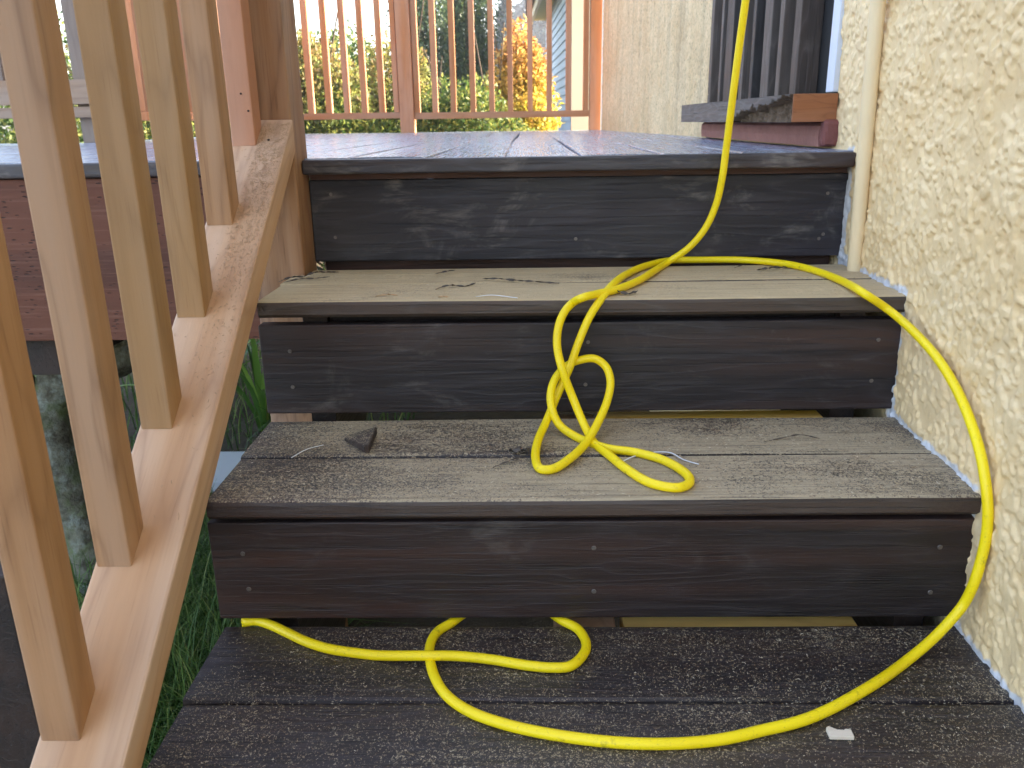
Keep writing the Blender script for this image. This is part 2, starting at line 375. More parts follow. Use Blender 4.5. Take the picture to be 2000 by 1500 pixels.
# ------------------------------------------------------------------ the deck
deck = empty('deck', (-1, 3, 0), 'dark stained wooden deck above the steps, boards running to the far railing', 'deck')
g0 = -.0385
for k in range(-20, 5):
    a = g0+.1365*k; b = a+.1325
    x1 = min(b, .575); y1 = 5.40 if a > -1.83 else 3.47
    bm = bmesh.new(); cup = .0012*math.sin(k*2.3)
    prof = []
    for t in (0, .006, .03, .15, .35, .5, .65, .85, .97, .994, 1):
        ez = -.005 if t in (0, 1) else (-.0014 if t in (.006, .994) else (-.0002 if t in (.03, .97) else 0))
        prof.append((a+(x1-a)*t, Z4+ez+cup*(1-abs(2*t-1)**2)-.0005))
    prof += [(x1, Z4-TH), (a, Z4-TH)]
    ny = 20; rings = []
    for i in range(ny+1):
        y = 1.492+(y1-1.492)*(i/ny)**1.4; s = .0035*math.sin(y*2.1+k*1.9); lift = .0009*math.sin(y*3.1+k)
        rings.append([bm.verts.new((px+s*(1 if k in (-1, 0) else .5), y, pz+(lift if pz > Z4-.02 else 0))) for px, pz in prof])
    for r0, r1 in zip(rings[:-1], rings[1:]):
        for j in range(len(prof)): bm.faces.new((r0[j], r0[(j+1) % len(prof)], r1[(j+1) % len(prof)], r1[j]))
    bm.faces.new(rings[0]); bm.faces.new(rings[-1][::-1])
    bm_obj('deck_board', bm, M_DECK, deck)
box('edge_trim', -.3905, .5625, 1.4665, 1.4905, 1.1735, 1.1985, M_TRIM, deck, .0045, 3)
box('edge_trim', -2.75, -.4825, 1.4665, 1.4905, 1.1735, 1.1985, M_TRIM, deck, .0045, 3)

def incised():
    M, t, b = new_mat('incised_treated_timber'); g = G(t)
    v, raw, oi = g.coords()
    fine = g.noise(g.vscale(v, (8, 200, 200)), 1., 4, .6); band = g.noise(g.vscale(v, (1.2, 14, 14)), 1., 3)
    c = g.mix(g.ramp(band, .35, .65), (.14, .044, .022), (.085, .027, .015)); c = g.mix(g.math('MULTIPLY', g.ramp(fine, .5, .7), .4), c, (.24, .11, .075))
    vo = g.n('TexVoronoi'); vo.inputs['Scale'].default_value = 1.; g.link(g.vscale(v, (48, 48, 210)), vo.inputs['Vector']); vo.inputs['Randomness'].default_value = .75
    sp = g.n('SeparateXYZ'); g.link(g.vscale(v, (48, 48, 210)), sp.inputs[0])
    dash = g.ramp(vo.outputs['Distance'], .30, .18)
    patch = g.ramp(g.noise(v, 9, 2), .40, .5)
    k = g.math('MULTIPLY', dash, patch)
    c = g.mix(g.math('MULTIPLY', k, .85), c, (.03, .014, .012))
    g.link(c, b.inputs['Base Color']); b.inputs['Roughness'].default_value = .75
    g.link(g.bump(g.math('SUBTRACT', g.math('MULTIPLY', fine, .3), k), .8, .002), b.inputs['Normal']); return M
M_INC = incised()
box('fascia_board', -2.75, -.483, 1.4765, 1.5145, .878, 1.172, M_INC, deck, .003)
for jx in (-2.2, -1.6, -1.0): box('joist', jx, jx+.09, 1.516, 3.42, .80, 1.173, M_DARK, deck)
for jx in (-.2, .3): box('joist', jx, jx+.04, 1.60, 5.3, .98, 1.173, M_DARK, deck)
box('rim_joist', -2.75, .56, 5.355, 5.395, .93, 1.173, M_REDWD, deck)
for (px_, py_) in ((-2.3, 3.3), (-1.75, 5.1), (.3, 5.1), (-1.95, 1.6)): box('support_post', px_, px_+.09, py_, py_+.09, 0, .98 if py_ > 3.4 else .80, M_DARK, deck)

# ------------------------------------------------------------------ the stair railing
SL = .733; SX0, SX1 = -.475, -.386
def rz(y): return .692+SL*(y-.646)
rail = empty('stair_railing', (-.43, 1.47, 0), 'new unpainted cedar railing with square balusters running up the left side of the dark steps', 'railing')
def slab(name, x0, x1, ya, yb, off, th, mat, bev=.003):
    return prism(name, [(ya, rz(ya)+off), (yb, rz(yb)+off), (yb, rz(yb)+off-th), (ya, rz(ya)+off-th)], 0, x0, x1, mat, rail, bev)
slab('bottom_rail', SX0-.004, SX1-.002, .20, 1.4295, 0, .052, M_CEDRAIL, .0035)
slab('top_rail', SX0-.025, SX1+.03, .20, 1.4295, .90, .045, M_CEDRAIL)
labels = {5: 'pinkish cedar baluster beside the post'}
for i in range(-2, 6):
    y = .646+.1447*i+(.004 if i == 5 else 0); y1 = y+.0405
    mt = {5: M_CEDP, 0: M_CED, 1: M_CED, 2: M_CEDL, 3: M_CEDL, 4: M_CED}.get(i, M_CED)
    bm = bmesh.new(); x0, x1 = SX0-.0003, SX0+.0382
    bot = [bm.verts.new(p) for p in ((x0, y, rz(y)+.0005), (x1, y, rz(y)+.0005), (x1, y1, rz(y1)+.0005), (x0, y1, rz(y1)+.0005))]
    top = [bm.verts.new(p) for p in ((x0, y, rz(y)+.856), (x1, y, rz(y)+.856), (x1, y1, rz(y1)+.856), (x0, y1, rz(y1)+.856))]
    bm.faces.new(bot); bm.faces.new(top)
    for k in range(4): bm.faces.new((bot[k], bot[(k+1) % 4], top[(k+1) % 4], top[k]))
    vert = [e for e in bm.edges if abs(e.verts[0].co.z-e.verts[1].co.z) > .5]
    bmesh.ops.bevel(bm, geom=vert, offset=.0022, segments=2, profile=.6, affect='EDGES')
    o = bm_obj('baluster', bm, mt, rail)
    if i in labels: o['label'] = labels[i]
    if i == 5:
        NAIL = plain('dark_nail_hole', (.02, .012, .01), .8)
        for (nx, nz) in ((-.452, 1.305), (-.443, 1.279)):
            bm = bmesh.new(); bmesh.ops.create_cone(bm, cap_ends=True, segments=10, radius1=.0016, radius2=.0016, depth=.001, matrix=Matrix.Translation((nx, y-.0004, nz)) @ Matrix.Rotation(math.pi/2, 4, 'X'))
            bm_obj('nail', bm, NAIL, o)
bm = bmesh.new(); bmesh.ops.create_cone(bm, cap_ends=True, segments=10, radius1=.0024, radius2=.0024, depth=.0015, matrix=Matrix.Translation((-.419, 1.385, rz(1.385)+.0002)) @ Matrix.Rotation(math.atan(SL), 4, 'X'))
bm_obj('nail', bm, NAIL, bpy.data.objects['bottom_rail'])
box('newel_post', -.481, -.392, 1.430, 1.519, 0, 2.25, M_CEDPOST, rail, .004, 3)

# ------------------------------------------------------------------ the deck railings
def make_baluster(name, x, y, z0, z1, mat, parent): return box(name, x, x+.031, y, y+.060, z0, z1, mat, parent, .001, 1)
far = empty('deck_railing', (-.65, 5.3, Z4), 'redwood railing across the far edge of the deck with sunlit baluster sides', 'railing')
box('bottom_rail', -1.66, -.773, 5.285, 5.323, 1.285, 1.321, M_FARX, far, .0015); box('bottom_rail', -.686, .379, 5.285, 5.323, 1.279, 1.316, M_FARX, far, .0015)
box('top_rail', -1.75, .45, 5.26, 5.35, 2.15, 2.19, M_FARX, far, .002)
for x in (-1.565, -1.452, -1.337, -1.226, -1.115, -1.008, -.9): make_baluster('baluster', x, 5.287, 1.3215, 2.149, M_FAR, far)
for x in (-.684, -.574, -.461, -.342, -.227, -.114, .007, .123, .238, .343): make_baluster('baluster', x, 5.287, 1.3165, 2.149, M_FAR, far)
make_baluster('baluster', -.81, 5.287, 1.3215, 2.149, M_FAR, far)
box('post', -.772, -.687, 5.262, 5.35, 1.2, 2.149, M_FAR, far); box('post', .381, .449, 5.262, 5.35, 1.2, 2.149, M_FAR, far)
lft = empty('side_railing', (-1.75, 4, Z4), 'railing on the left side of the deck glimpsed between the near balusters', 'railing')
box('bottom_rail', -2.75, -1.70, 3.392, 3.43, 1.347, 1.438, M_LEFTX, lft); box('lower_bar', -2.75, -1.70, 3.395, 3.433, 1.297, 1.337, M_LEFTX, lft)
box('post', -1.79, -1.705, 3.434, 3.52, 1.2, 2.25, M_LEFT, lft)
for k in range(7): make_baluster('baluster', -1.96-.12*k, 3.40, 1.4385, 2.2, M_LEFT, lft)
box('bottom_rail', -1.77, -1.73, 3.522, 5.26, 1.285, 1.325, M_FAR, lft)
for k in range(13): make_baluster('baluster', -1.768, 3.62+.125*k, 1.3255, 2.2, M_FAR, lft)
box('post', -1.795, -1.71, 5.262, 5.35, 1.2, 2.25, M_FAR, lft)
box('top_rail', -1.80, -1.70, 3.52, 5.26, 2.201, 2.24, M_FARX, lft); box('top_rail', -2.75, -1.80, 3.38, 3.47, 2.201, 2.24, M_FARX, lft)

# ------------------------------------------------------------------ the stucco house
def vnoise(ny, nx, cy, cx, seed):
    r = np.random.default_rng(seed); gy, gx = int(ny/cy)+3, int(nx/cx)+3
    gr = r.random((gy, gx)); y = np.arange(ny)/cy; x = np.arange(nx)/cx
    iy, ix = y.astype(int), x.astype(int); fy, fx = y-iy, x-ix; fy = fy*fy*(3-2*fy); fx = fx*fx*(3-2*fx)
    a = gr[iy][:, ix]; b = gr[iy][:, ix+1]; c = gr[iy+1][:, ix]; d = gr[iy+1][:, ix+1]
    return (a*(1-fx)+b*fx)*(1-fy)[:, None]+(c*(1-fx)+d*fx)*fy[:, None]
def sstep(v, a, b): t = np.clip((v-a)/(b-a), 0, 1); return t*t*(3-2*t)
def stucco_mat(name, col, low, fine_scale, bd, streak=0.):
    M, t, b = new_mat(name); g = G(t)
    tc = g.n('TexCoord'); v = tc.outputs['Object']
    at = g.n('Attribute'); at.attribute_name = 'bare'; hb = g.n('Attribute'); hb.attribute_name = 'height'
    n = g.noise(v, 5, 4, .6); c = g.mix(g.ramp(n, .35, .68), col, low)
    c = g.mix(g.math('MULTIPLY', g.ramp(g.noise(v, 46, 3), .45, .75), .28), c, tuple(x*.72 for x in low))
    if streak:
        s = g.noise(g.vscale(v, (14, 14, 1.2)), 1., 4, .65); c = g.mix(g.math('MULTIPLY', g.ramp(s, .45, .75), streak), c, (.22, .17, .11))
        f = g.noise(v, 95, 4, .75); c = g.mix(g.math('MULTIPLY', g.ramp(f, .48, .66), .6), c, (.26, .19, .115))
    c = g.mix(g.math('MULTIPLY', at.outputs['Fac'], .9), c, (.62, .64, .70))
    g.link(c, b.inputs['Base Color']); b.inputs['Roughness'].default_value = .62 if not streak else .85; b.inputs['Specular IOR Level'].default_value = .35
    g.link(g.bump(g.noise(v, fine_scale, 4, .65), .45, bd), b.inputs['Normal']); return M
M_ST = stucco_mat('cream_stucco', (.84, .635, .375), (.78, .555, .295), 300, .0016)
M_STF = stucco_mat('old_stucco', (.76, .57, .34), (.66, .47, .26), 200, .006, .4)
M_STC = plain('cream_render_plain', (.74, .58, .36), .75, var=.1, bump=.004, bscale=60)
house = empty('house', (2.5, 1.8, 0), 'cream stucco house wall along the right of the steps with an old window opening', 'house')
def wall_sheet(name, y0, y1, z0, z1, xf, step, mat, hfun, profile=True):
    ny, nz = int((y1-y0)/step)+1, int((z1-z0)/step)+1
    Yg = np.linspace(y0, y1, ny); Zg = np.linspace(z0, z1, nz); Y, Z = np.meshgrid(Yg, Zg, indexing='ij')
    H = hfun(ny, nz, step, Y, Z); X = xf(Y)-H
    V = np.stack([X, Y, Z], -1).reshape(-1, 3); i = np.arange(ny*nz).reshape(ny, nz)
    F = np.stack([i[:-1, :-1], i[:-1, 1:], i[1:, 1:], i[1:, :-1]], -1).reshape(-1, 4)
    me = np_mesh(name, V, F)
    if profile:
        P = [(.50, Z1), (.92, Z1), (.92, Z2), (1.20, Z2), (1.20, Z3), (1.50, Z3), (1.50, 1.19)]
        D = np.full(Y.shape, 9.)
        for (a, b) in zip(P[:-1], P[1:]):
            a = np.array(a); b = np.array(b); ab = b-a; t = np.clip(((Y-a[0])*ab[0]+(Z-a[1])*ab[1])/ab.dot(ab), 0, 1)
            D = np.minimum(D, np.hypot(Y-a[0]-t*ab[0], Z-a[1]-t*ab[1]))
        k = vnoise(ny, nz, .02/step, .02/step, 5)*.008+vnoise(ny, nz, .006/step, .006/step, 6)*.006+.0015
        k = k+np.where((Y > 1.44), .008, 0)
        bare = sstep(k-D, -.001, .002)
        at = me.attributes.new('bare', 'FLOAT', 'POINT'); at.data.foreach_set('value', bare.ravel().astype(np.float32))
    return link(name, me, mat, house, True)
def dash(ny, nz, st, Y, Z):
    c = lambda m: m/st
    n1 = vnoise(ny, nz, c(.0085), c(.0095), 1); n2 = vnoise(ny, nz, c(.0050), c(.0052), 2); n3 = vnoise(ny, nz, c(.028), c(.03), 3)
    n4 = vnoise(ny, nz, c(.0035), c(.0035), 4); big = vnoise(ny, nz, c(.16), c(.13), 8)
    b = .52*n1+.33*n2+.25*n3
    lump = sstep(b, .50-.05*big, .66)
    keep = sstep(np.minimum(abs(Z-Z1)+(Y < .5)*9, 9), 0, .02)
    soft = .45+.55*vnoise(ny, nz, c(.05), c(.05), 12)
    return lump*.0037*soft+sstep(.5*n1+.5*n4, .35, .75)*.0007+(n3-.5)*.0022+(big-.5)*.005
wall_sheet('wall', .34, 1.615, .30, 1.80, wallx, .0022, M_ST, dash)
def fary(Y): return np.interp(Y, [2.70, 2.80, 5.225], [.566, .566, .456])
wall_sheet('wall', 2.70, 5.225, 1.185, 2.35, fary, .006, M_STF, lambda ny, nz, st, Y, Z: vnoise(ny, nz, 2.2, 2.2, 21)*.004+vnoise(ny, nz, 5, 5, 22)*.004, False)
def core(name, outline, z0, z1, mat=None): return prism(name, outline, 2, z0, z1, mat or M_STC, house)
core('wall', [(wallx(-1.5), -1.5), (wallx(.345), .345), (3.5, .345), (3.5, -1.5)], 0, 4.6)
core('wall', [(wallx(.345)+.004, .346), (wallx(1.612)+.004, 1.612), (3.5, 1.612), (3.5, .346)], 0, .30)
core('wall', [(wallx(.345), .346), (wallx(1.612), 1.612), (3.5, 1.612), (3.5, .346)], 1.80, 4.6)
core('wall', [(wallx(.345)+.012, .346), (wallx(1.612)+.012, 1.612), (3.5, 1.612), (3.5, .346)], .30, 1.80)
core('wall', [(.575, 1.613), (.572, 2.70), (3.5, 2.70), (3.5, 1.613)], 0, 1.203); core('wall', [(.575, 1.613), (.572, 2.70), (3.5, 2.70), (3.5, 1.613)], 2.45, 4.6)
core('wall', [(.85, 1.613), (.85, 2.70), (3.5, 2.70), (3.5, 1.613)], 1.203, 2.45, plain('painted_room_shade', (.012, .012, .014), .8))  # near-black colour puts the unlit room's darkness into this back block
core('wall', [(.575, 2.70), (.572, 2.80), (.464, 5.224), (3.5, 5.224), (3.5, 2.70)], 0, 4.6)
box('roof', .2, 3.8, -1.8, 5.5, 4.6, 4.75, plain('roof_edge', (.2, .17, .14), .8), house)

GREYW = stained('weathered_window_wood', 2, gloss=.6, smear=.5, base=(.075, .058, .050), warm=(.10, .07, .055))
DKW = stained('dark_window_wood', 2, gloss=.55, smear=.3, base=(.024, .019, .019), warm=(.04, .028, .025))
BRW = stained('brown_window_plank', 2, gloss=.6, smear=.2, base=(.055, .038, .031), warm=(.11, .068, .045))
win = box('window_grille', .606, .622, 1.70, 2.74, 1.2995, 2.44, plain('grille_shade_back', (.012, .011, .012), .7), house)  # near-black sheet behind the bars, its colour standing for the room's shade
for (a, c, mt) in ((1.833, 1.876, BRW), (1.955, 1.985, GREYW), (2.046, 2.110, GREYW), (2.190, 2.217, DKW), (2.288, 2.324, GREYW), (2.421, 2.50, DKW), (2.545, 2.57, GREYW), (2.676, 2.712, GREYW), (2.737, 2.79, DKW)):
    box('bar', .5605 if c < 2.73 else .570, .6055, a, c, 1.2997, 2.43, mt, win, .002)
WHT = plain('bluish_white_paint', (.62, .68, .80), .5, var=.06)
box('window_edge_trim', .562, .576, 1.614, 1.652, 1.300, 2.44, WHT, house, .002)
box('window_jamb', .62, .84, 1.614, 1.626, 1.300, 2.44, plain('jamb_dark', (.01, .01, .012), .7), house)

# rotten sill: the face towards the deck is eaten away near its sawn end
def sill():
    x0, x1, y0, y1, z0, z1 = .487, .640, 1.603, 2.735, 1.2475, 1.2975
    ny, nz = 330, 22; Y, Z = np.meshgrid(np.linspace(y0, y1, ny), np.linspace(z0, z1, nz), indexing='ij')
    edge = z0+(2.13-Y)/.50*.052+(vnoise(ny, nz, 9, 9, 31)-.5)*.022+(vnoise(ny, nz, 3, 3, 32)-.5)*.010
    mk = sstep(edge-Z, 0, .004)*(Y < 2.14)
    dep = mk*(.010+.014*vnoise(ny, nz, 6, 5, 33)+.012*vnoise(ny, nz, 2.2, 2.2, 34)); dep[0, :] = 0
    dep += (vnoise(ny, nz, 12, 1.6, 35)-.5)*.0014
    V = np.stack([x0+dep, Y, Z], -1).reshape(-1, 3); i = np.arange(ny*nz).reshape(ny, nz)
    F = np.stack([i[:-1, :-1], i[:-1, 1:], i[1:, 1:], i[1:, :-1]], -1).reshape(-1, 4)
    n0 = len(V); B = np.array([(x, y, z) for y in (y0, y1) for x, z in ((x0, z0), (x1, z0), (x1, z1), (x0, z1))])
    V = np.vstack([V, B]); q = n0
    F2 = np.array([(q+3, q+7, q+6, q+2), (q, q+1, q+5, q+4), (q+1, q+2, q+6, q+5), (q+4, q+5, q+6, q+7)])
    me = np_mesh('window_sill', V, np.vstack([F, F2]))
    rot = plain('rotten_wood', (.13, .085, .055), .95, var=.8, scale=120, bump=.003, bscale=220)
    me.materials.append(None)
    o = link('window_sill', me, None, house); me.materials.clear()
    me.materials.append(stained('weathered_sill', 1, gloss=.7, smear=.9, base=(.085, .068, .06), warm=(.12, .09, .072))); me.materials.append(rot)
    mi = np.zeros(len(F)+4, np.int32); mi[:len(F)] = (mk[:-1, :-1].ravel() > .3); me.polygons.foreach_set('material_index', mi)
    cut = wood('sawn_orange_end', (.34, .145, .075), (.15, .06, .035), 0, contrast=.7, ring=60)
    bm = bmesh.new(); box_bm(bm, x0+.0006, .5685, 1.5985, 1.6028, z0+.0004, z1-.0002, .0008, 1); bm_obj('sawn_end', bm, cut, o)
    o['label'] = 'rotten grey sill with a fresh orange sawn end'
sill()
RED = plain('red_painted_masonry', (.20, .062, .055), .65, var=.22, scale=30, bump=.004, bscale=120)
RED2 = plain('red_painted_masonry_worn', (.33, .145, .12), .75, var=.3, scale=22, bump=.004, bscale=90)
def ledge():
    bm = bmesh.new(); n = 40; prof = [(.546, 1.2035), (.5435, 1.222), (.546, 1.240), (.553, 1.2465), (.60, 1.2465), (.60, 1.2035)]
    rings = []
    for i in range(n+1):
        y = 1.615+(2.70-1.615)*i/n
        rings.append([bm.verts.new((x+(random.random()-.5)*.0022, y, z+(random.random()-.5)*.0012)) for x, z in prof])
    for a, b in zip(rings[:-1], rings[1:]):
        for j in range(6): bm.faces.new((a[j], a[(j+1) % 6], b[(j+1) % 6], b[j]))
    bm.faces.new(rings[0]); bm.faces.new(rings[-1][::-1])
    o = bm_obj('masonry_ledge', bm, RED2, house)
    bm = bmesh.new(); box_bm(bm, .545, .584, 1.590, 1.6146, 1.2045, 1.252, .008, 3)
    for v in bm.verts: v.co += Vector((random.uniform(-1, 1), random.uniform(-1, 1), random.uniform(-1, 1)))*.0008
    bm_obj('ledge_end', bm, RED, o)
ledge()
PIPE = plain('cream_painted_pipe', (.78, .61, .38), .45, var=.06, scale=18, bump=.0006, bscale=90)
pd = Vector((-.0095, 0, .418)).normalized(); pb = Vector((.5535, 1.40, Z3+.0005))
pp = [pb+pd*s for s in np.linspace(0, 3.2, 12)]
pipe = tube('conduit_pipe', [tuple(p) for p in pp], .0116, PIPE, seg=20)
setp(pipe, 'slim cream painted conduit pipe standing on the top step against the stucco wall', 'pipe')
# ------------------------------------------------------------------ extension cord
def cord_mat():
    M, t, b = new_mat('yellow_rubber'); g = G(t); tc = g.n('TexCoord'); v = tc.outputs['Object']
    c = g.mix(g.ramp(g.noise(v, 7, 3), .3, .7), (.88, .64, .006), (.94, .72, .012))
    sm = g.math('MULTIPLY', g.ramp(g.noise(v, 45, 5, .7), .58, .74), g.ramp(g.noise(v, 9, 2), .42, .62))
    c = g.mix(g.math('MULTIPLY', sm, .75), c, (.10, .075, .02))
    c = g.mix(g.math('MULTIPLY', g.ramp(g.noise(v, 260, 3, .7), .58, .72), .35), c, (.30, .22, .05))
    g.link(c, b.inputs['Base Color']); b.inputs['Roughness'].default_value = .43; b.inputs['Specular IOR Level'].default_value = .45
    g.link(g.bump(g.noise(v, 90, 3), .25, .0012), b.inputs['Normal']); return M
CORD=[(0.3390,1.3700,1.5370),(0.3400,1.3850,1.4850),(0.3390,1.3950,1.4300),(0.3370,1.4100,1.3580),
(0.3340,1.4200,1.2810),(0.3320,1.4320,1.2090),(0.3290,1.4360,1.1590),(0.3230,1.4450,1.1140),
(0.3080,1.4530,1.0730),(0.2820,1.4600,1.0390),(0.2488,1.4634,1.0151),(0.2091,1.3732,1.0140),
(0.1740,1.2970,1.0130),(0.1300,1.2250,1.0130),(0.1040,1.2000,1.0130),(0.0780,1.1710,1.0130),
(0.0650,1.1880,1.0020),(0.0530,1.1760,0.9920),(0.0440,1.1650,0.9740),(0.0410,1.1550,0.9490),
(0.0467,1.1343,0.9203),(0.0630,1.1300,0.8750),(0.0780,1.1100,0.8420),(0.0900,1.0720,0.8280),
(0.1070,1.0260,0.8280),(0.1250,0.9790,0.8280),(0.1510,0.9350,0.8280),(0.1800,0.9220,0.8280),
(0.1960,0.9340,0.8280),(0.1990,0.9590,0.8280),(0.1770,1.0070,0.8280),(0.1420,1.0360,0.8280),
(0.1090,1.0490,0.8280),(0.0840,1.0720,0.8280),(0.0628,1.0963,0.8295),(0.0426,1.1156,0.8395),
(0.0327,1.1237,0.8610),(0.0317,1.1355,0.8821),(0.0409,1.1531,0.9006),(0.0602,1.1688,0.9139),
(0.0760,1.1700,0.9200),(0.0970,1.1650,0.9230),(0.1130,1.1600,0.9120),(0.1190,1.1500,0.8930),
(0.1140,1.1350,0.8700),(0.0963,1.0975,0.8458),(0.0781,1.0600,0.8328),(0.0537,1.0105,0.8303),
(0.0290,0.9810,0.8280),(0.0150,0.9810,0.8280),(0.0080,1.0150,0.8280),(0.0110,1.0600,0.8340),
(0.0250,1.1200,0.8430),(0.0411,1.1488,0.8717),(0.0603,1.1607,0.9123),(0.0710,1.1650,0.9430),
(0.0840,1.1720,0.9740),(0.0930,1.1780,0.9900),(0.1030,1.1880,1.0020),(0.1227,1.2283,1.0155),
(0.1643,1.3561,1.0140),(0.2120,1.4460,1.0130),(0.2600,1.4930,1.0130),(0.3140,1.4950,1.0130),
(0.3780,1.4900,1.0130),(0.4200,1.4700,1.0130),(0.4560,1.4320,1.0130),(0.4790,1.3610,1.0130),
(0.4880,1.2650,1.0130),(0.4840,1.1750,1.0130),(0.5200,1.1780,0.9900),(0.5270,1.1250,0.9780),
(0.5300,1.0750,0.9660),(0.5300,1.0300,0.9540),(0.5290,0.9900,0.9390),(0.5270,0.9550,0.9230),
(0.5260,0.9200,0.8990),(0.5240,0.8930,0.8770),(0.5250,0.8770,0.8500),(0.5270,0.8680,0.8220),
(0.5280,0.8640,0.7930),(0.5260,0.8620,0.7660),(0.5210,0.8600,0.7320),(0.5160,0.8650,0.7000),
(0.4990,0.8600,0.6780),(0.4760,0.8500,0.6600),(0.4410,0.8300,0.6470),(0.3960,0.7950,0.6470),
(0.3550,0.7670,0.6470),(0.3180,0.7440,0.6470),(0.2830,0.7270,0.6470),(0.2420,0.7140,0.6470),
(0.1930,0.7000,0.6470),(0.1370,0.6940,0.6470),(0.0780,0.6970,0.6470),(0.0190,0.7080,0.6470),
(-0.0290,0.7230,0.6470),(-0.0680,0.7430,0.6470),(-0.0950,0.7690,0.6470),(-0.1110,0.7990,0.6470),
(-0.1200,0.8290,0.6470),(-0.1240,0.8610,0.6470),(-0.1180,0.8890,0.6470),(-0.1020,0.9090,0.6470),
(-0.0750,0.9450,0.6460),(-0.0250,0.9750,0.6455),(0.0120,0.9500,0.6460),(0.0390,0.9140,0.6470),
(0.0590,0.8940,0.6470),(0.0670,0.8600,0.6470),(0.0580,0.8350,0.6470),(0.0440,0.8200,0.6470),
(0.0220,0.8180,0.6470),(-0.0050,0.8220,0.6470),(-0.0460,0.8330,0.6470),(-0.0873,0.8335,0.6517),
(-0.1205,0.8305,0.6546),(-0.1518,0.8346,0.6516),(-0.1870,0.8420,0.6470),(-0.2140,0.8470,0.6470),
(-0.2440,0.8540,0.6470),(-0.2760,0.8680,0.6470),(-0.3100,0.8900,0.6470),(-0.3350,0.9060,0.6470),
(-0.3530,0.9140,0.6470),(-0.3680,0.9140,0.6470),(-0.3710,0.9260,0.6435),(-0.3790,0.9420,0.6320),
(-0.3860,0.9580,0.6120),]

cp = catmull(CORD, 7)
cord = tube('extension_cord', cp, .0060, cord_mat(), seg=14)
setp(cord, 'bright yellow extension cord hanging down and looping over the dark steps', 'cord')

# ------------------------------------------------------------------ sawdust, shavings and scraps
SAW = None
def saw_mat():
    M, t, b = new_mat('saw_shavings'); g = G(t); ge = g.n('NewGeometry')
    g.link(g.cramp(ge.outputs['Random Per Island'], [(0, (.18, .12, .075)), (.45, (.36, .27, .17)), (.85, (.50, .41, .28)), (1, (.72, .63, .48))]), b.inputs['Base Color'])
    b.inputs['Roughness'].default_value = .85; return M
def slivers(P, Lr, Wr, zlift=.0003, curl=.5, horiz=0.):
    n = len(P); a = RNG.uniform(0, math.pi*2, n) if not horiz else RNG.normal(0, horiz, n)
    L = RNG.uniform(*Lr, n)*np.where(RNG.random(n) > .93, 2.0, 1.); W = RNG.uniform(*Wr, n); bend = RNG.normal(0, curl, n)
    V = []
    d = np.stack([np.cos(a), np.sin(a), np.zeros(n)], 1); s = np.stack([-np.sin(a), np.cos(a), np.zeros(n)], 1); up = np.array([0, 0, 1.])
    for t in (-.5, 0, .5):
        off = d*(L*t)[:, None]+s*(bend*L*(abs(t)))[:, None]+up*(zlift+RNG.uniform(0, .0008, n)+.25*W)[:, None]
        V.append(P+off-s*(W*.5)[:, None]); V.append(P+off+s*(W*.5)[:, None]+up*(W*.4)[:, None])
    V = np.stack(V, 1).reshape(-1, 3); i = np.arange(n)[:, None]*6
    F = np.concatenate([i+[0, 2, 3, 1], i+[2, 4, 5, 3]]); return V, F
def scatter(n, x0, x1, y0, y1, z, fn):
    X = RNG.uniform(x0, x1, n*3); Y = RNG.uniform(y0, y1, n*3); keep = RNG.random(n*3) < fn(X, Y); P = np.stack([X, Y, np.full(n*3, z)], 1)[keep][:n]; return P
cl = RNG.uniform([-.4, .6], [.55, 1.5], (60, 2))
def clump(X, Y):
    d = np.full(X.shape, 9.)
    for c in cl: d = np.minimum(d, np.hypot((X-c[0])*.7, Y-c[1]))
    return np.clip(1.15-d*14, .36, 1)
parts = [slivers(scatter(13000, -.385, .53, Y1+.005, Y1+.275, Z1, clump), (.0008, .0027), (.0003, .0006)),
         slivers(scatter(12000, -.39, .54, Y2+.006, Y2+.275, Z2, lambda X, Y: np.clip(.35+clump(X, Y), 0, 1)), (.0010, .0036), (.0004, .0008)),
         slivers(scatter(4500, -.40, .55, Y3+.006, Y3+.24, Z3, clump), (.0008, .0026), (.0003, .0006))]
sv, sf, o_ = [], [], 0
for v_, f_ in parts: sv.append(v_); sf.append(f_+o_); o_ += len(v_)
M_SAW = saw_mat()
setp(link('sawdust', np_mesh('sawdust', np.vstack(sv), np.vstack(sf)), M_SAW), 'fine pale sawdust scattered over the dark treads', 'sawdust', kind='stuff')
# shavings on the sloping cedar rail
n = 2600; ys = 1.42-np.abs(RNG.normal(0, .20, n)); xs = RNG.uniform(-.436, -.389, n); ok = (ys > .60) & (RNG.random(n) < np.clip((ys-.7)*2.0, .10, 1)); ys, xs = ys[ok], xs[ok]
sel = RNG.random(len(ys)) < .1; xs[sel] = RNG.uniform(-.474, -.389, sel.sum())
v_, f_ = slivers(np.stack([xs, ys, np.zeros(len(ys))], 1), (.0010, .0040), (.0003, .0008)); v_[:, 2] += rz(v_[:, 1])
setp(link('rail_shavings', np_mesh('rail_shavings', v_, f_), plain('rail_sawdust', (.42, .27, .16), .9, var=.6, scale=400)), 'fine tan sawdust lying on the sloping cedar rail', 'sawdust', kind='stuff')

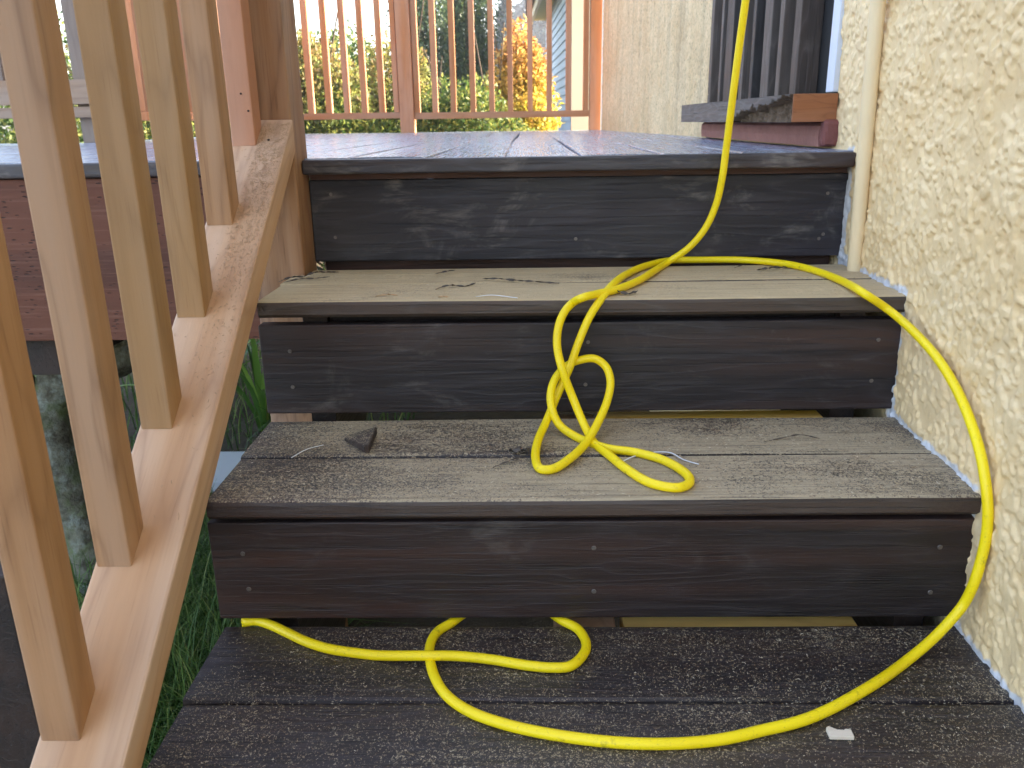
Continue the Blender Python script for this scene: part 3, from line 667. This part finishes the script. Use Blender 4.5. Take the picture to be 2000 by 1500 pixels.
DEB = plain('dark_debris', (.075, .058, .046), .8, var=.5, scale=90)
def flat_ribbon(name, pts, wd, mat, label, cat, th=.0006, group=None):
    P = catmull(pts, 5); V, F = [], []; n = len(P)
    T = np.gradient(P, axis=0); T /= np.linalg.norm(T, axis=1)[:, None]
    for i in range(n):
        s = np.cross(T[i], [0, 0, 1]); s /= max(1e-6, np.linalg.norm(s)); ww = .62*wd*(.5+.5*math.sin(math.pi*min(1, max(0, (i+.6)/n))))*(.8+.4*RNG.random())
        tilt = np.array([0, 0, .35*ww*math.sin(i*1.3)])
        V += [P[i]-s*ww/2-tilt, P[i]+s*ww/2+tilt, P[i]+s*ww/2+tilt+[0, 0, th], P[i]-s*ww/2-tilt+[0, 0, th]]
    for i in range(n-1):
        for k in range(4): F.append((4*i+k, 4*i+(k+1) % 4, 4*i+4+(k+1) % 4, 4*i+4+k))
    F += [(0, 3, 2, 1), (4*n-4, 4*n-3, 4*n-2, 4*n-1)]
    o = link(name, np_mesh(name, V, F), mat); return setp(o, label, cat, group)
a = Z3+.0012
flat_ribbon('bark_strip', [(-.415, 1.352, a), (-.40, 1.372, a+.004), (-.385, 1.395, a+.001), (-.37, 1.41, a+.005), (-.352, 1.43, a+.002), (-.335, 1.44, a)], .007, DEB, 'twisted dark bark strip lying at the foot of the cedar post', 'debris')
flat_ribbon('bark_strip', [(-.405, 1.345, a), (-.385, 1.365, a+.002), (-.36, 1.375, a+.001), (-.34, 1.395, a)], .004, DEB, 'thin dark bark sliver just in front of the strip by the cedar post', 'debris')
flat_ribbon('bark_strip', [(-.145, 1.272, a), (-.125, 1.29, a+.003), (-.10, 1.296, a), (-.085, 1.312, a+.002)], .006, DEB, 'dark bark shred near the middle of the top step, left of the longest one', 'debris')
flat_ribbon('bark_strip', [(-.075, 1.36, a), (-.05, 1.342, a+.003), (-.018, 1.335, a+.001), (.012, 1.318, a+.002), (.05, 1.31, a)], .007, DEB, 'longest dark bark shred in the middle of the top step', 'debris')
flat_ribbon('bark_strip', [(-.16, 1.41, a), (-.14, 1.42, a+.003), (-.13, 1.445, a)], .005, DEB, 'short dark shred at the back of the top step on the left', 'debris')
flat_ribbon('dead_leaf', [(.115, 1.212, a), (.13, 1.222, a+.004), (.15, 1.218, a+.001), (.165, 1.232, a+.002)], .009, DEB, 'crumpled dark leaf on the top step beside the crossing of the yellow cord', 'leaf')
flat_ribbon('dead_leaf', [(.392, 1.412, a), (.41, 1.408, a+.004), (.435, 1.420, a+.003), (.452, 1.437, a)], .010, DEB, 'dark curled leaf at the back right of the top step behind the cord', 'leaf')
flat_ribbon('bark_strip', [(.36, 1.435, a), (.375, 1.445, a+.003), (.385, 1.46, a)], .004, DEB, 'tiny dark shred behind the yellow cord at the back of the top step', 'debris')
a = Z2+.0012
flat_ribbon('dead_leaf', [(-.028, 1.058, a), (-.012, 1.047, a+.005), (.004, 1.050, a+.001)], .018, DEB, 'crumpled dark leaf on the joint of the second step beside the cord loop', 'leaf')
flat_ribbon('twig', [(-.048, .998, a), (-.03, 1.012, a+.002), (-.012, 1.032, a+.001), (.006, 1.044, a)], .004, DEB, 'thin dark twig touching the crumpled leaf on the second step', 'twig')
flat_ribbon('twig', [(.33, 1.082, a), (.36, 1.092, a+.002), (.385, 1.10, a+.003), (.41, 1.092, a)], .003, DEB, 'thin pale grey twig at the right of the second step', 'twig')
THR = plain('white_thread', (.75, .76, .78), .6)
def thread(pts, r, label): setp(tube('thread', catmull(pts, 6), r, THR, seg=5), label, 'thread')
a = Z2+.002
thread([(.122, 1.012, a), (.14, 1.028, a+.001), (.165, 1.043, a), (.19, 1.038, a+.002), (.205, 1.018, a), (.222, 1.002, a)], .0009, 'white thread lying under the yellow cord loop on the second step')
thread([(-.325, 1.034, a), (-.31, 1.056, a+.003), (-.292, 1.08, a)], .0006, 'thin pale thread across the joint at the left of the second step')
a = Z3+.002
thread([(-.078, 1.209, a), (-.055, 1.214, a+.001), (-.016, 1.196, a)], .0007, 'short pale thread near the front edge of the top step')
CHIP = wood('wood_chip_pale', (.72, .62, .50), (.52, .42, .32), 0, contrast=.5)
def poly_thing(name, pts, z0, z1, mat, label, cat, bev=.0006):
    bm = bmesh.new(); A = [bm.verts.new((x, y, z0)) for x, y in pts]; B = [bm.verts.new((x, y, z1)) for x, y in pts]; n = len(pts)
    bm.faces.new(A); bm.faces.new(B)
    for i in range(n): bm.faces.new((A[i], A[(i+1) % n], B[(i+1) % n], B[i]))
    bmesh.ops.bevel(bm, geom=bm.edges[:], offset=bev, segments=1, affect='EDGES')
    return setp(bm_obj(name, bm, mat), label, cat)
poly_thing('wood_chip', [(.3085, .706), (.3330, .705), (.3335, .7165), (.3275, .7175), (.3265, .7145), (.3185, .7150), (.3120, .7215), (.3085, .7190)], Z1+.0005, Z1+.0052, CHIP, 'small pale wood offcut lying just below the yellow cord on the lowest step', 'wood chip')
# dark triangular offcut
bm = bmesh.new()
A = [(-.2665, 1.098), (-.2640, 1.106), (-.2235, 1.128), (-.2215, 1.052), (-.2270, 1.0505)]
lo = [bm.verts.new((x, y, Z2+.0005)) for x, y in A]; hi = [bm.verts.new((x*.98-.0050, y*.985+.0163, Z2+.012 if x > -.25 else Z2+.006)) for x, y in A]
bm.faces.new(lo); bm.faces.new(hi)
for i in range(5): bm.faces.new((lo[i], lo[(i+1) % 5], hi[(i+1) % 5], hi[i]))
bmesh.ops.bevel(bm, geom=bm.edges[:], offset=.0012, segments=2, affect='EDGES')
setp(bm_obj('wood_offcut', bm, stained('dusty_offcut', 0, dust=.35, gloss=.7, base=(.028, .024, .02))), 'dark triangular wood offcut dusted with sawdust on the left of the second step', 'wood offcut')
SPL = plain('fresh_splinter', (.55, .34, .18), .8)
flat_ribbon('splinter', [(-.232, 1.222, Z3+.001), (-.215, 1.227, Z3+.003), (-.198, 1.230, Z3+.001)], .004, SPL, 'tan wood splinter near the front edge of the top step on the left', 'splinter')
flat_ribbon('splinter', [(-.135, 1.212, Z3+.001), (-.128, 1.212, Z3+.002), (-.12, 1.214, Z3+.001)], .004, SPL, 'small orange splinter beside the pale thread on the top step', 'splinter')

# ------------------------------------------------------------------ beneath and beside the stairs on the left
setp(box('dark_post', -.775, -.645, .88, .98, 0, .735, M_DARK, None, .004), 'short dark stained post standing left of the cedar railing', 'post')
WP = plain('white_board', (.72, .76, .80), .5, var=.06, scale=10)
setp(box('white_board', -2.3, -.62, 2.62, 2.90, .03, .072, WP, None, .004), 'white board lying on the ground beyond the left railing', 'board')
setp(box('white_board', -.84, -.70, 1.95, 2.02, .02, .30, WP, None, .004), 'small bluish white panel standing in the grass by the lower step', 'board')
def bark():
    M, t, b = new_mat('lichen_bark'); g = G(t); tc = g.n('TexCoord'); v = tc.outputs['Object']
    c = g.mix(g.ramp(g.noise(v, 26, 5, .65), .38, .62), (.07, .06, .04), (.17, .165, .12)); c = g.mix(g.ramp(g.noise(v, 19, 5, .7), .46, .70, 0, .8), c, (.30, .34, .30)); c = g.mix(g.ramp(g.noise(v, 12, 4, .6), .52, .66, 0, .7), c, (.09, .12, .03))
    g.link(c, b.inputs['Base Color']); b.inputs['Roughness'].default_value = .9; g.link(g.bump(g.noise(v, 60, 4), .8, .01), b.inputs['Normal']); return M
M_BARK = bark()
tr = empty('old_tree', (-1.02, 1.8, 0), 'grey lichen covered tree trunk under the deck edge behind the balusters', 'tree')
tube('trunk', catmull([(-1.06, 1.8, -.02), (-1.09, 1.8, .28), (-1.125, 1.8, .45), (-1.13, 1.8, .60), (-1.09, 1.8, .69), (-1.02, 1.82, .72), (-.95, 1.85, .755), (-.90, 1.9, .80), (-.88, 2.0, .87)], 6), [.052]*20+[.046]*20+[.04]*9, M_BARK, tr, 16, .05)
tube('limb', catmull([(-1.13, 1.8, .56), (-1.20, 1.82, .68), (-1.30, 1.85, .79), (-1.36, 1.9, .86)], 6), np.linspace(.045, .03, 19), M_BARK, tr, 12, .05)

M_GRASS = leafy('grass_blades', [(0, (.04, .09, .02)), (.5, (.09, .18, .04)), (.85, (.16, .26, .06)), (1, (.34, .36, .12))], trans=.35)
def blades(n, x0, x1, y0, y1, h, wdt, seed=0, den=None):
    X = RNG.uniform(x0, x1, n); Y = RNG.uniform(y0, y1, n)
    a = RNG.uniform(0, 2*math.pi, n); lean = RNG.uniform(.15, 1.1, n); H = RNG.uniform(h[0], h[1], n); V = []
    d = np.stack([np.cos(a), np.sin(a), np.zeros(n)], 1); s = np.stack([-np.sin(a), np.cos(a), np.zeros(n)], 1)
    base = np.stack([X, Y, np.zeros(n)], 1)
    for t, wv in ((0, 1), (.4, .9), (.75, .6), (1, .06)):
        c = base+d*(lean*H*t*t)[:, None]+np.array([0, 0, 1.])*(H*(t-.35*lean*t*t))[:, None]
        V += [c-s*(wdt*wv/2), c+s*(wdt*wv/2)]
    V = np.stack(V, 1).reshape(-1, 3); i = np.arange(n)[:, None]*8
    return V, np.concatenate([i+[0, 1, 3, 2], i+[2, 3, 5, 4], i+[4, 5, 7, 6]])
gv, gf, o_ = [], [], 0
for args in ((10000, -1.9, -.52, .95, 2.35, (.06, .24), .004), (3500, -1.2, -.52, 1.3, 2.0, (.2, .42), .0035), (5000, -4.5, -.5, 2.9, 6.5, (.1, .3), .006), (1500, -.62, -.50, .7, 1.3, (.1, .3), .004), (4000, -5, 3, 6.5, 12, (.1, .3), .01)):
    v_, f_ = blades(*args); gv.append(v_); gf.append(f_+o_); o_ += len(v_)
setp(link('grass', np_mesh('grass', np.vstack(gv), np.vstack(gf)), M_GRASS), 'green grass growing beside and under the steps', 'grass', kind='stuff')
M_STRAP = leafy('strap_leaves', [(0, (.06, .15, .03)), (.5, (.13, .28, .05)), (.85, (.26, .42, .08)), (1, (.55, .58, .12))], rough=.35, trans=.35)
def strap_plant(x, y, n, h, label):
    V, F = [], []
    for i in range(n):
        a = random.uniform(0, 2*math.pi); H = h*random.uniform(.7, 1.15); lean = random.uniform(.25, 1.0); wd = random.uniform(.018, .034); d = np.array([math.cos(a), math.sin(a), 0]); s = np.array([-d[1], d[0], 0])
        b0 = len(V)
        for k in range(9):
            t = k/8; c = np.array([x, y, 0])+d*(H*lean*t**1.7+.02)+np.array([0, 0, H*(1.15*t-.62*lean*t*t)]); ww = wd*math.sin(math.pi*min(.98, .22+.76*t))
            V += [c-s*ww/2+[0, 0, .004], c, c+s*ww/2+[0, 0, .004]]
        for k in range(8): q = b0+3*k; F += [(q, q+1, q+4, q+3), (q+1, q+2, q+5, q+4)]
    return setp(link('strap_leaf_plant', np_mesh('strap_leaf_plant', V, F), M_STRAP), label, 'plant', 'strap leaved plants beyond the railing')
strap_plant(-1.12, 3.25, 26, .62, 'green strap leaved plant seen through the gap between railing and second riser')
strap_plant(-1.45, 3.6, 24, .6, 'strap leaved plant behind the foremost one, under the deck edge')
strap_plant(-1.95, 3.3, 22, .55, 'strap leaved plant seen between the balusters above the white board')
strap_plant(-.88, 3.9, 22, .6, 'strap leaved plant farthest to the right under the deck')

# ------------------------------------------------------------------ shrubs and trees beyond the deck
M_TWIG = plain('twigs', (.07, .05, .035), .9)
def ellipsoid_pts(n, c, r, shell=.5, lobes=0, seed=1):
    rg = np.random.default_rng(seed)
    L = [(np.array(c), np.array(r))]
    for k in range(lobes):
        d = rg.normal(size=3); d /= np.linalg.norm(d); L.append((np.array(c)+d*np.array(r)*.72, np.array(r)*rg.uniform(.28, .45)))
    out = []
    for i, (cc, rr) in enumerate(L):
        m_ = int(n*(.45 if i == 0 and lobes else (.55/max(1, lobes) if lobes else 1)))
        d = rg.normal(size=(m_, 3)); d /= np.linalg.norm(d, axis=1)[:, None]; q = rg.uniform(shell, 1, m_)**.6
        out.append(cc+d*rr*q[:, None])
    return np.vstack(out)
def shrub(name, c, r, n, leaf, mat, label, cat='shrub', lobes=14, seed=1, group=None, stems=7):
    e = empty(name, (c[0], c[1], 0), label, cat, group)
    P = ellipsoid_pts(n, c, r, .35, lobes, seed); P = P[P[:, 2] > .05]
    up = np.tile(np.array([0, 0, .25]), (len(P), 1))
    leaf_mesh('foliage', P, RNG.uniform(.7, 1.3, len(P))*leaf, RNG.uniform(.4, .6, len(P))*leaf, up, mat, e)
    rg = np.random.default_rng(seed+50); VV, FF, o = [], [], 0
    for k in range(stems):
        d = rg.normal(size=3)*np.array(r)*.7; end = np.array(c)+d; st = np.array([c[0]+rg.normal()*.06, c[1]+rg.normal()*.06, 0]); mid = (st+end)/2+rg.normal(size=3)*.08
        v_, f_ = tube_data(catmull([st, mid, end], 6), np.linspace(.016, .004, 13), 6); VV.append(v_); FF.append(f_+o); o += len(v_)
    link('stems', np_mesh('stems', np.vstack(VV), np.vstack(FF)), M_TWIG, e, True)
    return e
GRN = [(0, (.03, .07, .015)), (.4, (.07, .13, .03)), (.72, (.15, .20, .045)), (1, (.42, .40, .11))]
YEL = [(0, (.16, .20, .03)), (.4, (.40, .36, .05)), (.8, (.60, .46, .07)), (1, (.62, .36, .08))]
ORG = [(0, (.24, .10, .04)), (.4, (.48, .24, .07)), (.8, (.60, .36, .11)), (1, (.64, .50, .18))]
M_ORANGE = leafy('autumn_leaves', YEL, trans=.5, vary=(.8, .9, 1.45, 2.0, ORG))
M_MIXED = leafy('mixed_autumn_leaves', GRN, trans=.5, vary=(.6, 1.6, 1.45, 2.0, [(0, (.12, .10, .04)), (.4, (.30, .19, .07)), (.75, (.30, .28, .08)), (1, (.20, .28, .07))]))
M_GREEN = leafy('green_leaves', GRN, trans=.45)
M_DKGREEN = leafy('dark_green_leaves', [(0, (.025, .055, .03)), (.5, (.05, .095, .045)), (.9, (.09, .15, .06)), (1, (.2, .25, .08))], trans=.35)
shrub('autumn_shrub', (-.06, 7.2, 1.02), (.36, .36, .92), 20000, .048, M_ORANGE, 'orange and yellow leaved shrub beyond the far railing beside the neighbouring house', lobes=16, seed=3)
shrub('autumn_shrub', (-1.70, 7.0, 1.02), (.50, .45, .92), 22000, .046, M_MIXED, 'brownish and green shrub behind the leftmost far balusters', lobes=18, seed=4)
shrub('green_shrub', (-1.12, 7.5, 1.0), (.42, .4, .92), 17000, .046, M_MIXED, 'yellow green shrub behind the balusters left of the far post', lobes=16, seed=5)
shrub('green_shrub', (-.48, 6.7, .80), (.52, .4, .80), 19000, .038, M_GREEN, 'low green shrub right behind the far post of the deck', lobes=16, seed=6)
shrub('green_shrub', (-.10, 6.3, .66), (.35, .3, .62), 10000, .038, M_GREEN, 'small green shrub in front of the orange shrub under the rail', lobes=12, seed=8)
shrub('green_shrub', (-2.9, 6.4, 1.0), (.8, .6, .95), 14000, .05, M_MIXED, 'sunny green shrub seen beyond the side railing', lobes=16, seed=9)
shrub('green_shrub', (-4.2, 7.5, 1.2), (1.0, .8, 1.1), 12000, .06, M_GREEN, 'leafy shrub far left beyond the side railing', lobes=16, seed=10)
shrub('green_shrub', (-1.95, 8.8, 1.15), (.75, .5, 1.0), 16000, .055, M_GREEN, 'large green shrub filling the gap behind the two autumn shrubs at the left', lobes=16, seed=12)
def weeping(x, y, h, r, n, label, seed):
    """tall narrow tree whose leaves hang in strands"""
    e = empty('weeping_tree', (x, y, 0), label, 'tree', 'tall weeping trees behind the far shrubs')
    tube('trunk', catmull([(x, y, 0), (x+.05, y, h*.3), (x-.05, y, h*.65), (x, y, h)], 6), np.linspace(.10, .02, 19), M_BARK, e, 8)
    rg = np.random.default_rng(seed); m_ = int(n/26); C = []
    for k in range(m_):
        z0 = rg.uniform(.15, 1.0)*h; a = rg.uniform(0, 6.283); rr = r*(1-.45*(z0/h)**2)*rg.uniform(.15, 1)**.6*rg.choice([.75, 1., 1.15]); L = rg.uniform(.35, 1.0)
        t = np.linspace(0, 1, 26)[:, None]; p0 = np.array([x+rr*math.cos(a), y+rr*math.sin(a), z0])
        C.append(p0+t*np.array([rg.normal()*.06, rg.normal()*.06, -L])+rg.normal(size=(26, 3))*.022)
    C = np.vstack(C); C = C[C[:, 2] > .05]
    leaf_mesh('crown', C, RNG.uniform(.04, .075, len(C)), RNG.uniform(.018, .03, len(C)), np.tile(np.array([0, 0, -.9]), (len(C), 1)), M_DKGREEN if seed % 2 else M_DKGREEN, e)
weeping(-1.30, 11.0, 4.6, .42, 24000, 'tall weeping green tree behind the far post, left of its taller neighbour', 13)
weeping(-.74, 11.5, 5.0, .40, 24000, 'tall weeping green tree standing between the far post and the orange shrub', 15)
weeping(-1.02, 12.6, 3.4, .30, 6000, 'shorter weeping tree half hidden between its two tall neighbours', 17)
def hedge(x0, x1, y, z, n, label, seed):
    rg = np.random.default_rng(seed); P = np.stack([rg.uniform(x0, x1, n), y+rg.normal(size=n)*.35, np.zeros(n)], 1)
    top = z*(.80+.20*np.sin(P[:, 0]*1.9+seed)*np.sin(P[:, 0]*4.3)+.06*rg.normal(size=n)); P[:, 2] = rg.random(n)**.8*top
    e = empty('hedge', ((x0+x1)/2, y, 0), label, 'hedge'); leaf_mesh('foliage', P, .075, .04, None, M_GREEN if seed % 2 else M_DKGREEN, e)
    VV, FF, o = [], [], 0
    for k in range(14):
        xx = x0+(x1-x0)*(k+.5)/14; v_, f_ = tube_data([(xx, y, 0), (xx+.1, y, z*.4), (xx, y+.1, z*.7)], [.03, .02, .01], 6); VV.append(v_); FF.append(f_+o); o += len(v_)
    link('stems', np_mesh('stems', np.vstack(VV), np.vstack(FF)), M_TWIG, e, True)
hedge(-7, .2, 14.5, 2.0, 26000, 'dense green hedge behind the shrubs at the end of the garden', 21)
hedge(-9, -2.3, 10, 1.7, 9000, 'darker hedge beyond the left side of the deck', 22)
M_FIR = leafy('hazed_conifer_needles', [(0, (.02, .045, .05)), (.5, (.035, .07, .075)), (1, (.07, .11, .10))], trans=.2, rough=.7)  # blue in the needle colour stands in for distance haze
def conifer_pts(x, y, z0, h, r, n, rg):
    t = rg.random(n)**1.35; a = rg.uniform(0, 6.283, n); lay = .55+.45*np.abs(np.sin(t*h*3.0+rg.normal()*2+a*.3)); rr = r*(1-t)*lay*rg.uniform(.25, 1, n)**.5
    return np.stack([x+rr*np.cos(a), y+rr*np.sin(a), z0+h*(.08+.92*t)-rr*.25], 1)
fir = empty('fir_tree', (-.75, 31, 0), 'tall thin dark fir rising against the sky beside the wooded hill', 'tree')
tube('trunk', [(-.75, 31, .3), (-.7, 31, 3.5), (-.72, 31, 6.8)], [.08, .06, .02], M_TWIG, fir, 8)
P = conifer_pts(-.72, 31, .3, 6.6, .75, 5200, np.random.default_rng(41)); leaf_mesh('crown', P, .20, .07, None, M_FIR, fir)
def hill():
    rg = np.random.default_rng(77); xs = np.linspace(-34, 30, 90); ys = np.linspace(50, 105, 40); X, Y = np.meshgrid(xs, ys)
    top = np.interp(X, [-34, -12, -6.5, -3.2, -1.0, 1.0, 8, 30], [1.0, 1.5, 3.0, 5.6, 8.2, 10.5, 16, 22]); Z = top*np.clip((Y-50)/24, 0, 1)**.8+.5*np.sin(X*.9)+.4*np.sin(Y*.7)
    n, k = X.shape; i = np.arange(n*k).reshape(n, k); F = np.stack([i[:-1, :-1], i[:-1, 1:], i[1:, 1:], i[1:, :-1]], -1).reshape(-1, 4)
    setp(link('hill', np_mesh('hill', np.stack([X, Y, Z], -1).reshape(-1, 3), F), plain('hill_soil', (.03, .045, .025), .95, var=.4, scale=.6), smooth=True), kind='structure')
    P = []
    for q in range(520):
        x = rg.uniform(-14, 12); y = rg.uniform(54, 76); tz = np.interp(x, [-34, -12, -6.5, -3.2, -1.0, 1.0, 8, 30], [1.0, 1.5, 3.0, 5.6, 8.2, 10.5, 16, 22])*min(1, (y-50)/24)**.8
        P.append(conifer_pts(x, y, tz-.4, rg.uniform(1.4, 3.0), rg.uniform(.5, 1.0), 150, rg))
    P = np.vstack(P)
    setp(leaf_mesh('hillside_forest', P, .42, .20, None, M_FIR), 'dark bluish conifer forest covering the far hillside', 'forest', kind='stuff')
hill()

# neighbouring house with lap siding
nb = empty('neighbour_house', (2, 12, 0), 'neighbouring house with pale lap siding and a cream eave beyond the orange shrub', 'house')
SID = plain('pale_blue_siding', (.42, .50, .58), .6, var=.05, scale=6); CRM = plain('cream_trim', (.72, .58, .40), .6, var=.06, scale=8); SOF = plain('yellow_soffit', (.45, .40, .20), .7)
bm = bmesh.new(); zz = .2; ax, ay, bx, by = .515, 10.02, .334, 14.75
while zz < 2.86:
    for (o0, o1, q0, q1) in ((0.0, .012, zz, zz+.105),):
        vs = [bm.verts.new(p) for p in ((ax-.014, ay, q0), (bx-.014, by, q0), (bx, by, q1), (ax, ay, q1))]; bm.faces.new(vs)
        vs = [bm.verts.new(p) for p in ((ax-.014, ay, q0), (bx-.014, by, q0), (bx+.02, by, q0), (ax+.02, ay, q0))]; bm.faces.new(vs)
    zz += .105
bm_obj('siding', bm, SID, nb)
box('corner_trim', .512, .735, 9.985, 10.015, .1, 2.86, CRM, nb, .004)
prism('wall', [(.52, 10.02), (.342, 14.75), (4, 14.75), (4, 10.02)], 2, 0, 2.85, SID, nb)
prism('eave', [(.30, 9.8), (.115, 15.0), (4, 15.0), (4, 9.8)], 2, 2.862, 2.93, SOF, nb)
prism('gutter', [(.25, 9.8), (.065, 15.0), (.112, 15.0), (.297, 9.8)], 2, 2.80, 2.93, CRM, nb, .01)
prism('roof', [(.0, 2.93), (4.0, 4.1), (4.0, 2.93)], 1, 9.8, 15.0, plain('shingles', (.12, .10, .09), .85), nb)

# ------------------------------------------------------------------ air
def haze():
    M = bpy.data.materials.new('haze'); M.use_nodes = True; t = M.node_tree; t.nodes.clear()
    o = t.nodes.new('ShaderNodeOutputMaterial'); v = t.nodes.new('ShaderNodeVolumePrincipled')
    v.inputs['Color'].default_value = (.85, .9, 1, 1); v.inputs['Density'].default_value = HAZE; v.inputs['Anisotropy'].default_value = .45
    t.links.new(v.outputs[0], o.inputs['Volume'])
    bm = bmesh.new(); box_bm(bm, -62, 62, -22, 112, -1.6, 32); ob = bm_obj('haze', bm, M); ob['kind'] = 'stuff'
HAZE = .0028
haze()
